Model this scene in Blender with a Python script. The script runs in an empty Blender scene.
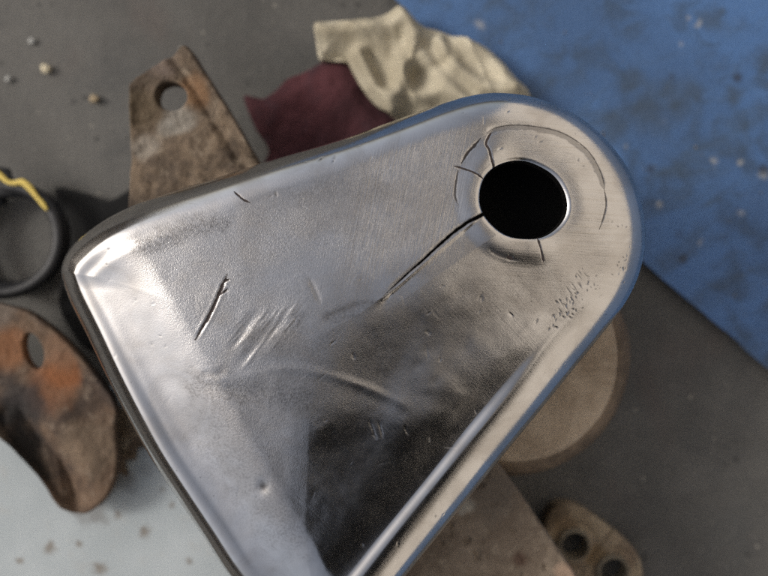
import bpy, bmesh, math, random
import numpy as np
from mathutils import Vector

random.seed(4)
scene = bpy.context.scene
col = scene.collection

# ------------------------------------------------------------------ camera
K = 0.00025                 # metres per photo pixel on the bracket's top face
LENS = 35.0
D = 384 / (18.0 / LENS) * K  # camera height above the bracket's top face
Z_TOP = 0.075
CAM_Z = Z_TOP + D

cam_data = bpy.data.cameras.new('camera')
cam = bpy.data.objects.new('camera', cam_data)
col.objects.link(cam)
cam.location = (0, 0, CAM_Z)
cam_data.lens = LENS
cam_data.sensor_width = 36
cam_data.clip_start = 0.01
cam_data.clip_end = 200
cam_data.dof.use_dof = True
cam_data.dof.focus_distance = D + 0.001
cam_data.dof.aperture_fstop = 6.2
scene.camera = cam

# ------------------------------------------------------------------ daylight
SUN_ELEV = math.radians(35)
SUN_AZ = math.radians(168)      # counter-clockwise from +X: light from the left, a little from the top
world = bpy.data.worlds.new('World')
scene.world = world
world.use_nodes = True
wn = world.node_tree.nodes
wl = world.node_tree.links
wn.clear()
sky = wn.new('ShaderNodeTexSky')
sky.sky_type = 'NISHITA'
sky.sun_disc = False
sky.sun_elevation = SUN_ELEV
sky.sun_rotation = math.radians(90) - SUN_AZ
sky.air_density = 0.9
sky.dust_density = 5.0
sky.ozone_density = 0.6
bg = wn.new('ShaderNodeBackground')
bg.inputs['Strength'].default_value = 0.15
wo = wn.new('ShaderNodeOutputWorld')
hazy = wn.new('ShaderNodeHueSaturation')      # thin white haze over the whole sky
hazy.inputs['Saturation'].default_value = 0.6
wl.new(sky.outputs[0], hazy.inputs['Color'])
wl.new(hazy.outputs[0], bg.inputs[0])
wl.new(bg.outputs[0], wo.inputs[0])

sun_data = bpy.data.lights.new('sun', 'SUN')
sun_data.energy = 1.5
sun_data.angle = math.radians(11)
sun_data.color = (1.0, 0.98, 0.95)
sun = bpy.data.objects.new('sun', sun_data)
col.objects.link(sun)
sd = Vector((math.cos(SUN_ELEV) * math.cos(SUN_AZ), math.cos(SUN_ELEV) * math.sin(SUN_AZ), math.sin(SUN_ELEV)))
sun.rotation_euler = sd.to_track_quat('Z', 'Y').to_euler()
sun.location = sd * 5

scene.view_settings.view_transform = 'Standard'
scene.view_settings.look = 'None'
scene.view_settings.gamma = 1
scene.view_settings.use_curve_mapping = False
scene.view_settings.exposure = 0.0
scene.cycles.use_denoising = False
scene.cycles.max_bounces = 8
scene.cycles.glossy_bounces = 5


# ------------------------------------------------------------------ helpers
def P(px, py, z):
    """photo pixel -> point at height z"""
    s = (CAM_Z - z) / D
    return Vector(((px - 384) * K * s, (288 - py) * K * s, z))


def tag(o, label, cat, group=None):
    o['label'] = label
    o['category'] = cat
    if group:
        o['group'] = group
    return o


def empty(name, loc):
    e = bpy.data.objects.new(name, None)
    e.empty_display_size = 0.01
    e.location = loc
    col.objects.link(e)
    return e


def link_mesh(name, me, mat, parent=None, loc=None):
    o = bpy.data.objects.new(name, me)
    if mat is not None:
        me.materials.append(mat)
    col.objects.link(o)
    if parent is not None:
        o.parent = parent
        o.matrix_parent_inverse.identity()
    if loc is not None:
        o.location = loc
    return o


def np_mesh(name, verts, quads, smooth=True):
    me = bpy.data.meshes.new(name)
    verts = np.asarray(verts, np.float32)
    quads = np.asarray(quads, np.int32)
    me.vertices.add(len(verts))
    me.vertices.foreach_set('co', verts.ravel())
    me.loops.add(quads.size)
    me.loops.foreach_set('vertex_index', quads.ravel())
    me.polygons.add(len(quads))
    me.polygons.foreach_set('loop_start', np.arange(0, quads.size, 4, dtype=np.int32))
    me.polygons.foreach_set('use_smooth', np.full(len(quads), smooth))
    me.update(calc_edges=True)
    me.validate()
    return me


def spline(pts, n, closed=True):
    """Catmull-Rom through pts, resampled to n points of equal arc length"""
    p = np.asarray(pts, float)
    m = len(p)
    out = []
    segs = m if closed else m - 1
    for i in range(segs):
        if closed:
            a, b, c, d = p[(i - 1) % m], p[i], p[(i + 1) % m], p[(i + 2) % m]
        else:
            a, b, c, d = p[max(i - 1, 0)], p[i], p[i + 1], p[min(i + 2, m - 1)]
        t = np.linspace(0, 1, 40, endpoint=False)[:, None]
        out.append(0.5 * (2 * b + (c - a) * t + (2 * a - 5 * b + 4 * c - d) * t ** 2 + (3 * b - a - 3 * c + d) * t ** 3))
    q = np.vstack(out + [p[:1] if closed else p[-1:]])
    L = np.r_[0, np.cumsum(np.hypot(*np.diff(q, axis=0).T))]
    s = np.linspace(0, L[-1], n, endpoint=not closed)
    return np.c_[np.interp(s, L, q[:, 0]), np.interp(s, L, q[:, 1])]


def poly_dist(U, V, pts, closed=False):
    """distance to a polyline, and the place along it (0..1)"""
    p = np.asarray(pts, float)
    if closed:
        p = np.vstack([p, p[:1]])
    best = np.full(U.shape, 1e9)
    along = np.zeros(U.shape)
    seg = np.hypot(*np.diff(p, axis=0).T)
    cum = np.r_[0, np.cumsum(seg)]
    for i in range(len(p) - 1):
        if seg[i] < 1e-9:
            continue
        dx, dy = (p[i + 1] - p[i]) / seg[i]
        t = np.clip((U - p[i, 0]) * dx + (V - p[i, 1]) * dy, 0, seg[i])
        q = (U - p[i, 0] - t * dx) ** 2 + (V - p[i, 1] - t * dy) ** 2
        w = q < best
        best = np.where(w, q, best)
        along = np.where(w, (cum[i] + t) / cum[-1], along)
    return np.sqrt(best), along


def vnoise(x, y, seed=0):
    rng = np.random.RandomState(seed)
    tab = rng.rand(257, 257)
    xi, yi = np.floor(x).astype(int), np.floor(y).astype(int)
    fx, fy = x - xi, y - yi
    fx, fy = fx ** 3 * (fx * (fx * 6 - 15) + 10), fy ** 3 * (fy * (fy * 6 - 15) + 10)
    g = lambda a, b: tab[a % 257, b % 257]
    return ((g(xi, yi) * (1 - fx) + g(xi + 1, yi) * fx) * (1 - fy) +
            (g(xi, yi + 1) * (1 - fx) + g(xi + 1, yi + 1) * fx) * fy) * 2 - 1


def fbm(x, y, seed=0, octs=4):
    a, s, t = 1.0, 0.0, 0.0
    for o in range(octs):
        s = s + a * vnoise(x * 2 ** o + 31.7 * o, y * 2 ** o + 17.3 * o, seed + o)
        t += a
        a *= 0.5
    return s / t


def sstep(a, b, x):
    t = np.clip((x - a) / (b - a), 0, 1)
    return t * t * (3 - 2 * t)


def ring_loop(center, r, outline):
    """points of an ellipse (rx, ry, rotation) matched in direction with the outline's points"""
    ang = np.arctan2(outline[:, 1] - center[1], outline[:, 0] - center[0])
    rx, ry, rot = r
    a = ang - rot
    rad = rx * ry / np.sqrt((ry * np.cos(a)) ** 2 + (rx * np.sin(a)) ** 2)
    return np.c_[center[0] + rad * np.cos(ang), center[1] + rad * np.sin(ang)]


def grid_quads(rows, n, offset=0):
    r = np.arange(rows - 1)[:, None] * n
    j = np.arange(n)[None, :]
    j2 = (j + 1) % n
    q = np.stack([r + j, r + n + j, r + n + j2, r + j2], -1).reshape(-1, 4)
    return q + offset


def radial_verts(outline, center, hole, z, thick, nt, hfun, edge=1.5):
    """a plate with (or without) a hole, all in photo pixels at height z; returns vertices and faces"""
    n = len(outline)
    inner = ring_loop(center, hole if hole else (0.3, 0.3, 0), outline)
    t = np.linspace(0, 1, nt)[:, None, None]
    G = inner[None] * (1 - t) + outline[None] * t
    U, V = G[..., 0], G[..., 1]
    d, _ = poly_dist(U, V, outline[::2], True)
    h = hfun(U, V, d)
    h = h - edge * (1 - np.sqrt(np.clip(1 - np.clip(1 - d / edge, 0, 1) ** 2, 0, 1)))
    if hole:
        dh = np.hypot(U - inner[None, :, 0], V - inner[None, :, 1])
        h = h - 0.7 * edge * (1 - np.sqrt(np.clip(1 - np.clip(1 - dh / edge, 0, 1) ** 2, 0, 1)))
    Zt = z + h * K
    rows_U, rows_V, rows_Z = [], [], []
    if hole:
        rows_U += [U[0], U[0]]
        rows_V += [V[0], V[0]]
        rows_Z += [Zt[0] - thick, Zt[0] - thick * 0.02]
    for i in range(nt):
        rows_U.append(U[i]); rows_V.append(V[i]); rows_Z.append(Zt[i])
    # the outer wall, then the underside back to the hole
    rows_U.append(U[-1]); rows_V.append(V[-1]); rows_Z.append(Zt[-1] - thick)
    if hole:
        rows_U.append(U[0]); rows_V.append(V[0]); rows_Z.append(Zt[0] - thick)
    else:
        rows_U.append(U[0]); rows_V.append(V[0]); rows_Z.append(np.full(n, (Zt[-1] - thick).mean()))
    U, V, Z = np.array(rows_U), np.array(rows_V), np.array(rows_Z)
    s = (CAM_Z - z) / D
    X, Y = (U - 384) * K * s, (288 - V) * K * s
    return np.stack([X, Y, Z], -1).reshape(-1, 3), grid_quads(len(U), n)


def plate(name, outline, center, hole, z, thick, mat, hfun=None, n=240, nt=40, edge=1.5, parent=None, smooth_outline=True):
    if smooth_outline:
        o = spline(outline, n)
    else:
        p = np.vstack([np.asarray(outline, float), np.asarray(outline[:1], float)])
        L = np.r_[0, np.cumsum(np.hypot(*np.diff(p, axis=0).T))]
        s = np.linspace(0, L[-1], n, endpoint=False)
        o = np.c_[np.interp(s, L, p[:, 0]), np.interp(s, L, p[:, 1])]
    v, q = radial_verts(o, center, hole, z, thick, nt, hfun or (lambda U, V, d: np.zeros_like(U)), edge)
    base = parent.location if parent is not None else Vector((0, 0, 0))
    v = v - np.array(base)
    return link_mesh(name, np_mesh(name, v, q), mat, parent)


# ------------------------------------------------------------------ materials
class N:
    """tiny node-graph helper"""
    def __init__(self, name):
        self.m = bpy.data.materials.new(name)
        self.m.use_nodes = True
        self.t = self.m.node_tree
        self.b = self.t.nodes['Principled BSDF']
        self.co = self.t.nodes.new('ShaderNodeTexCoord').outputs['Object']

    def set(self, sock, v):
        s = self.b.inputs[sock]
        self._in(s, v)

    def _in(self, s, v):
        if isinstance(v, bpy.types.NodeSocket):
            self.t.links.new(v, s)
        elif isinstance(v, tuple) and len(v) == 3 and s.type == 'RGBA':
            s.default_value = (*v, 1)
        else:
            s.default_value = v

    def noise(self, scale, detail=4, rough=0.55, dist=0.0, vec=None, mapping=None, rot=None):
        v = vec or self.co
        if mapping:
            mp = self.t.nodes.new('ShaderNodeMapping')
            mp.inputs['Scale'].default_value = mapping
            if rot:
                # turn first, then stretch
                r = self.t.nodes.new('ShaderNodeVectorRotate')
                r.rotation_type = 'Z_AXIS'
                r.inputs['Angle'].default_value = rot
                self.t.links.new(v, r.inputs['Vector'])
                v = r.outputs[0]
            self.t.links.new(v, mp.inputs[0])
            v = mp.outputs[0]
        n = self.t.nodes.new('ShaderNodeTexNoise')
        n.inputs['Scale'].default_value = scale
        n.inputs['Detail'].default_value = detail
        n.inputs['Roughness'].default_value = rough
        n.inputs['Distortion'].default_value = dist
        self.t.links.new(v, n.inputs['Vector'])
        return n.outputs['Fac']

    def voro(self, scale, rnd=1.0, vec=None):
        n = self.t.nodes.new('ShaderNodeTexVoronoi')
        n.inputs['Scale'].default_value = scale
        n.inputs['Randomness'].default_value = rnd
        self.t.links.new(vec or self.co, n.inputs['Vector'])
        return n.outputs['Distance'], n.outputs['Color']

    def ramp(self, fac, a, b, va=0.0, vb=1.0):
        n = self.t.nodes.new('ShaderNodeMapRange')
        n.interpolation_type = 'SMOOTHSTEP'
        self._in(n.inputs[0], fac)
        for i, x in enumerate((a, b, va, vb)):
            self._in(n.inputs[i + 1], x)
        return n.outputs[0]

    def mix(self, fac, a, b):
        n = self.t.nodes.new('ShaderNodeMix')
        n.data_type = 'RGBA'
        self._in(n.inputs[0], fac)
        self._in(n.inputs[6], a)
        self._in(n.inputs[7], b)
        return n.outputs[2]

    def math(self, op, a, b=0.0):
        n = self.t.nodes.new('ShaderNodeMath')
        n.operation = op
        self._in(n.inputs[0], a)
        self._in(n.inputs[1], b)
        return n.outputs[0]

    def attr(self, name):
        n = self.t.nodes.new('ShaderNodeAttribute')
        n.attribute_name = name
        return n.outputs['Fac']

    def near(self, point, r0, r1, wobble=0.0, wscale=60):
        """1 close to a point of the surface, 0 beyond r1 (metres), with an uneven border"""
        n = self.t.nodes.new('ShaderNodeVectorMath')
        n.operation = 'DISTANCE'
        self.t.links.new(self.co, n.inputs[0])
        n.inputs[1].default_value = point
        d = n.outputs['Value']
        if wobble:
            d = self.math('ADD', d, self.math('MULTIPLY', self.math('SUBTRACT', self.noise(wscale, 4), 0.5), wobble))
        return self.ramp(d, r0, r1, 1.0, 0.0)

    def bump(self, height, strength, dist, normal=None):
        n = self.t.nodes.new('ShaderNodeBump')
        self._in(n.inputs['Strength'], strength)
        n.inputs['Distance'].default_value = dist
        self._in(n.inputs['Height'], height)
        if normal is not None:
            self.t.links.new(normal, n.inputs['Normal'])
        return n.outputs[0]


def mat_concrete():
    m = N('concrete')
    big = m.noise(9, 5, 0.6, 0.4)
    mid = m.noise(45, 5, 0.6)
    fine = m.noise(420, 4, 0.7)
    c = m.mix(m.ramp(big, 0.36, 0.64), (0.056, 0.054, 0.049), (0.102, 0.098, 0.089))
    c = m.mix(m.math('MULTIPLY', m.ramp(mid, 0.45, 0.7), 0.55), c, (0.050, 0.050, 0.048))
    c = m.mix(m.math('MULTIPLY', m.ramp(fine, 0.5, 0.75), 0.5), c, (0.125, 0.120, 0.108))
    d, cc = m.voro(210)
    c = m.mix(m.math('MULTIPLY', m.ramp(d, 0.06, 0.16, 1, 0), m.ramp(cc, 0.72, 0.8)), c, (0.23, 0.215, 0.18))
    d2, cc2 = m.voro(150)
    c = m.mix(m.math('MULTIPLY', m.ramp(d2, 0.08, 0.24, 1, 0), m.ramp(cc2, 0.72, 0.78, 0, 0.7)), c, (0.028, 0.027, 0.025))
    red = m.noise(22, 3, 0.5, 0.3, mapping=(1.3, 0.8, 1))
    c = m.mix(m.math('MULTIPLY', m.ramp(red, 0.58, 0.75), 0.35), c, (0.085, 0.062, 0.052))
    m.set('Base Color', c)
    m.set('Roughness', 0.85)
    m.set('Normal', m.bump(m.math('ADD', fine, mid), 0.6, 0.0006))
    return m.m


def mat_blue():
    m = N('blue_paint')
    big = m.noise(16, 5, 0.6, 0.5)
    mid = m.noise(70, 5, 0.65, 0.6)
    fine = m.noise(500, 3, 0.7)
    c = m.mix(m.ramp(big, 0.36, 0.62), (0.035, 0.083, 0.185), (0.053, 0.126, 0.28))
    c = m.mix(m.math('MULTIPLY', m.ramp(mid, 0.46, 0.68), 0.65), c, (0.024, 0.044, 0.074))
    streak = m.noise(24, 5, 0.6, 0.5, mapping=(1, 3.2, 1), rot=-0.45)
    c = m.mix(m.math('MULTIPLY', m.ramp(streak, 0.50, 0.72), 0.6), c, (0.030, 0.046, 0.060))
    c = m.mix(m.math('MULTIPLY', m.ramp(fine, 0.5, 0.8), 0.3), c, (0.10, 0.17, 0.30))
    # greenish grime patches worn through the paint
    g = None
    for (px, py, r) in ((735, 97, 0.004), (712, 20, 0.006), (650, 110, 0.012), (672, 96, 0.010), (612, 125, 0.010), (765, 58, 0.005), (690, 92, 0.006), (632, 84, 0.006), (722, 14, 0.003)):
        q = m.near(tuple(P(px, py, 0.004)), r * 0.1, r * 1.2, 0.012, 170)
        g = q if g is None else m.math('MAXIMUM', g, q)
    c = m.mix(m.math('MULTIPLY', g, 0.55), c, (0.028, 0.036, 0.034))
    w = None
    for (px, py, r) in ((699, 24, 0.0024), (688, 18, 0.0016), (681, 44, 0.0020), (742, 212, 0.0024), (763, 174, 0.0032), (715, 160, 0.0022), (480, 25, 0.0034), (658, 205, 0.002), (740, 163, 0.002), (700, 243, 0.002), (626, 147, 0.0018)):
        q = m.near(tuple(P(px, py, 0.004)), r * 0.1, r * 0.8, 0.0045, 420)
        w = q if w is None else m.math('MAXIMUM', w, q)
    c = m.mix(m.math('MULTIPLY', w, 0.6), c, (0.28, 0.28, 0.27))
    scuff = m.noise(40, 4, 0.7, 0.3, mapping=(1.0, 9, 1), rot=0.5)
    c = m.mix(m.ramp(scuff, 0.64, 0.76, 0, 0.35), c, (0.17, 0.20, 0.25))
    d, cc = m.voro(120)
    c = m.mix(m.math('MULTIPLY', m.ramp(d, 0.05, 0.16, 1, 0), m.ramp(cc, 0.78, 0.84, 0, 0.4)), c, (0.22, 0.24, 0.27))
    d, cc = m.voro(95)
    c = m.mix(m.math('MULTIPLY', m.ramp(d, 0.08, 0.25, 1, 0), m.ramp(cc, 0.66, 0.74, 0, 0.75)), c, (0.016, 0.02, 0.03))
    m.set('Base Color', c)
    m.set('Roughness', 0.6)
    m.set('Normal', m.bump(m.math('ADD', mid, fine), 0.5, 0.0006))
    return m.m


def mat_steel():
    m = N('polished_steel')
    grain_a = m.attr('grain')
    brush_a = m.attr('brush')
    vert_a = m.attr('linish')
    grime = m.attr('grime')
    dark_patch = m.attr('dark_patch')
    satin = m.noise(5000, 2, 0.65)
    peel = m.noise(2500, 1, 0.5)
    hor = m.noise(26, 4, 0.7, mapping=(1.0, 95, 1), rot=0.06)
    ver = m.noise(26, 4, 0.7, mapping=(95, 1.4, 1), rot=0.2)
    dia = m.noise(30, 3, 0.7, mapping=(90, 1.6, 1), rot=-0.75)
    smudge = m.noise(70, 5, 0.6, 0.8)
    nrm = m.bump(m.math('ADD', satin, m.math('MULTIPLY', peel, 0.8)), m.math('MULTIPLY', grain_a, 0.34), 0.00013)
    nrm = m.bump(hor, m.math('MULTIPLY', brush_a, 0.30), 0.00025, nrm)
    nrm = m.bump(ver, m.math('MULTIPLY', vert_a, 0.30), 0.00025, nrm)
    nrm = m.bump(dia, 0.045, 0.0002, nrm)
    tint = m.mix(m.ramp(smudge, 0.35, 0.7), (0.60, 0.592, 0.58), (0.47, 0.452, 0.43))
    tint = m.mix(m.math('MULTIPLY', brush_a, m.ramp(hor, 0.42, 0.7, 0, 0.4)), tint, (0.40, 0.36, 0.30))
    tint = m.mix(m.math('MULTIPLY', vert_a, m.ramp(ver, 0.45, 0.72, 0, 0.35)), tint, (0.38, 0.35, 0.31))
    tint = m.mix(m.math('MULTIPLY', grain_a, m.ramp(m.math('ADD', satin, m.math('MULTIPLY', peel, 0.6)), 0.62, 0.98, 0.5, 0.0)), tint, (0.23, 0.222, 0.215))
    tint = m.mix(m.math('MULTIPLY', dark_patch, m.ramp(m.noise(1500, 3, 0.7), 0.3, 0.62, 1.0, 0.25)), tint, (0.17, 0.16, 0.15))
    speck_d, speck_c = m.voro(620)
    speck = m.math('MULTIPLY', m.ramp(speck_d, 0.08, 0.2, 1, 0), m.ramp(speck_c, 0.80, 0.84))
    dark = m.math('MAXIMUM', m.ramp(grime, 0.04, 0.5), m.math('MULTIPLY', speck, 0.35))
    oxide = m.mix(m.noise(700, 3), (0.014, 0.012, 0.012), (0.055, 0.043, 0.040))
    m.set('Base Color', m.mix(dark, tint, oxide))
    m.set('Metallic', m.ramp(grime, 0.42, 0.85, 1.0, 0.0))
    m.set('Specular IOR Level', m.ramp(grime, 0.1, 0.6, 0.5, 0.15))
    r = m.math('ADD', 0.125, m.math('MULTIPLY', grain_a, 0.08))
    r = m.math('ADD', r, m.math('MULTIPLY', m.ramp(smudge, 0.3, 0.7), 0.07))
    m.set('Roughness', m.math('ADD', r, m.math('MULTIPLY', grime, 0.35)))
    m.set('Normal', nrm)
    return m.m


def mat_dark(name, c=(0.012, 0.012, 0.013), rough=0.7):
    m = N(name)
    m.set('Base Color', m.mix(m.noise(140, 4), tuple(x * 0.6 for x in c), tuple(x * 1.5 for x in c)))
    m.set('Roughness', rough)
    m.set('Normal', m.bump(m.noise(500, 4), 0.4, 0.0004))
    return m.m


def mat_rust(name, base, dark, pale, accents=(), origin=None, amount=1.0):
    """dirty scaled steel; accents = (point, radius, colour)"""
    m = N(name)
    a = m.noise(55, 6, 0.65, 0.5)
    b = m.noise(190, 5, 0.65, 0.3)
    c3 = m.noise(900, 3, 0.6)
    c = m.mix(m.ramp(a, 0.36, 0.64), dark, base)
    c = m.mix(m.math('MULTIPLY', m.ramp(b, 0.52, 0.72), 0.7 * amount), c, pale)
    c = m.mix(m.math('MULTIPLY', m.ramp(b, 0.34, 0.46, 1, 0), 0.6 * amount), c, dark)
    for (pt, r, cc, k) in accents:
        if origin is not None:
            pt = tuple(Vector(pt) - origin)
        c = m.mix(m.math('MULTIPLY', m.near(pt, r * 0.35, r, r * 1.1, 110), k), c, cc)
    c = m.mix(m.math('MULTIPLY', m.ramp(c3, 0.55, 0.75), 0.3), c, dark)
    m.set('Base Color', c)
    m.set('Roughness', 0.85)
    m.set('Specular IOR Level', 0.3)
    m.set('Normal', m.bump(m.math('ADD', b, m.math('MULTIPLY', c3, 0.4)), 0.8, 0.0009))
    return m.m


def mat_white_sheet():
    m = N('white_sheet_paint')
    a = m.noise(20, 4)
    b = m.noise(130, 5, 0.6, 0.4)
    c = m.mix(m.ramp(a, 0.35, 0.65), (0.31, 0.345, 0.355), (0.385, 0.42, 0.43))
    c = m.mix(m.math('MULTIPLY', m.ramp(b, 0.55, 0.75), 0.35), c, (0.33, 0.32, 0.29))
    spots = None
    for (px, py, r) in ((50, 548, .0032), (145, 532, .0034), (100, 568, .0036), (78, 543, .002), (162, 490, .0018), (173, 505, .0018), (118, 515, .0022), (20, 560, .002), (190, 560, .002)):
        q = m.near(tuple(P(px, py, 0.012)), r * 0.1, r * 0.9, r * 1.9, 480)
        spots = q if spots is None else m.math('MAXIMUM', spots, q)
    c = m.mix(m.math('MULTIPLY', spots, 0.7), c, (0.12, 0.085, 0.05))
    # brown grime spreading from under the rusty bracket
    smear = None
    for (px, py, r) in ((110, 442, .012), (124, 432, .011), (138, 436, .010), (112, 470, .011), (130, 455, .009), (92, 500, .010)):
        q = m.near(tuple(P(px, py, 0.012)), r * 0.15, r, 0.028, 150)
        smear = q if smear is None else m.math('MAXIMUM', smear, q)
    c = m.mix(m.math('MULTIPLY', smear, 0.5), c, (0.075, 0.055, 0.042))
    m.set('Base Color', c)
    m.set('Roughness', 0.5)
    m.set('Normal', m.bump(b, 0.2, 0.0005))
    return m.m


def mat_cloth(name, a, b, weave=1400, dirt=None, bumpd=0.0003):
    m = N(name)
    n = m.noise(38, 5, 0.6, 0.5)
    f = m.noise(weave, 2, 0.5)
    c = m.mix(m.ramp(n, 0.35, 0.65), a, b)
    if dirt:
        c = m.mix(m.math('MULTIPLY', m.ramp(m.noise(75, 5, 0.65, 0.4), 0.52, 0.7), 0.5), c, dirt)
    m.set('Base Color', c)
    m.set('Roughness', 0.95)
    m.set('Specular IOR Level', 0.15)
    m.set('Normal', m.bump(m.math('ADD', f, n), 0.6, bumpd))
    return m.m


def mat_plain(name, c, rough=0.8, var=0.25, scale=8):
    m = N(name)
    m.set('Base Color', m.mix(m.noise(scale, 5, 0.6), tuple(x * (1 - var) for x in c), tuple(x * (1 + var) for x in c)))
    m.set('Roughness', rough)
    return m.m


# ------------------------------------------------------------------ the setting
def sheet(name, pts, z, mat):
    me = bpy.data.meshes.new(name)
    me.from_pydata([(x, y, z) for x, y in pts], [], [list(range(len(pts)))])
    o = link_mesh(name, me, mat)
    o['kind'] = 'structure'
    return o


sheet('floor', [(-6, -6), (6, -6), (6, 6), (-6, 6)], 0.0, mat_concrete())

# blue painted part of the floor, its edge slightly wavering
edge_px = [(330, -70), (372, -25), (396, 2), (440, 50), (500, 113), (560, 178), (610, 232), (645, 266), (690, 305), (735, 343), (790, 388), (860, 440)]
e = spline(edge_px, 160, closed=False)
e = e + np.c_[fbm(e[:, 0] / 30, e[:, 1] / 30, 5), fbm(e[:, 0] / 30 + 40, e[:, 1] / 30, 9)] * 2.5
ep = [P(x, y, 0) for x, y in e]
blue_pts = [(p.x, p.y) for p in ep] + [(2.6, -0.12 - 1.6), (2.6, 2.4), (-1.1, 2.4)]
sheet('blue_painted_floor', blue_pts, 0.004, mat_blue())


# unseen house wall, plus slabs added to shape the polished steel's reflections
def slab(name, lo, hi, mat):
    bm = bmesh.new()
    bmesh.ops.create_cube(bm, size=1.0)
    for v in bm.verts:
        v.co = Vector([lo[i] + (v.co[i] + 0.5) * (hi[i] - lo[i]) for i in range(3)])
    bmesh.ops.bevel(bm, geom=bm.edges[:], offset=0.01, segments=1, affect='EDGES')
    me = bpy.data.meshes.new(name)
    bm.to_mesh(me)
    bm.free()
    o = link_mesh(name, me, mat)
    o['kind'] = 'structure'
    return o


wall = slab('wall', (0.62, -3.2, 0.006), (0.82, 3.0, 3.1), mat_plain('beige_plaster', (0.58, 0.538, 0.485), 0.9, 0.12, 3))
slab('blue_reflection_slab', (0.612, -3.2, 0.006), (0.618, 3.0, 0.40), mat_plain('reflection_blue', (0.075, 0.12, 0.21), 0.6, 0.2, 5))  # added band that gives the rolled edge its blue reflection
slab('brown_reflection_slab', (0.60, -3.2, 3.12), (0.80, 3.0, 9.0), mat_plain('reflection_brown', (0.105, 0.09, 0.074), 0.8, 0.25, 5))  # added above the wall for the brown reflection on the face
slab('rim_reflection_slab', (-1.45, -2.5, 0.006), (-1.30, 1.9, 0.44), mat_plain('reflection_grey_brown', (0.17, 0.145, 0.12), 0.9, 0.3, 7))  # added low slab, darkens what the left rim reflects
slab('dark_reflection_slab', (-0.135, -2.4, 1.80), (0.59, -0.29, 1.86), mat_plain('reflection_black', (0.012, 0.012, 0.013), 0.9, 0.3, 6))  # added overhead slab, gives the lower face its near-black reflection

# ------------------------------------------------------------------ the polished bracket
OUT_PX = [(63, 274), (66, 258), (75, 244), (92, 229), (112, 216), (142, 202), (180, 189), (211, 179.5), (274, 159.5), (336, 141),
          (384, 124.5), (414, 113.5), (437, 105), (459, 98.3), (477, 94.5), (494, 93), (514, 94), (534, 97.5), (560, 106.5), (584, 120), (603, 136), (619, 155),
          (631, 174), (639, 195), (644, 216), (645.5, 237), (644, 255), (636.5, 281), (622, 308), (598, 339), (572, 371), (538, 413), (505, 453),
          (473, 493), (442, 531), (412, 568), (372, 618), (340, 655), (318, 668), (296, 656), (270, 630), (227, 576), (199, 532), (166, 480), (149, 452), (131, 419),
          (111, 381), (90, 338), (71, 300)]
RIM_B = 46.0                        # how far down the rolled edge reaches, photo pixels
SKIRT_Z = 0.046


def rim_masks(U, V):
    right_m = sstep(330, 430, U + (V - 300) * 0.35) * sstep(250, 380, V)
    tip_m = sstep(430, 560, U) * sstep(330, 220, V)
    m = np.maximum(right_m, sstep(370, 600, U))
    c = 0.985 - 0.075 * m                     # the edge is rolled less far on the right
    A = RIM_B / (1 - math.sqrt(1 - 0.985 ** 2)) * (1 - m) + 30.0 * m
    return right_m, tip_m, c, A


def rim_outline(n):
    """the outline as it stands at the depth of the rolled edge"""
    out = spline(OUT_PX, n)
    _, _, c, A = rim_masks(out[:, 0], out[:, 1])
    depth = A * (1 - np.sqrt(1 - c ** 2)) + 19 * sstep(300, 120, out[:, 0]) * sstep(215, 290, out[:, 1])
    sc = (D + depth * K) / D
    return (out - np.array([384, 288])) * sc[:, None] + np.array([384, 288])


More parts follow.
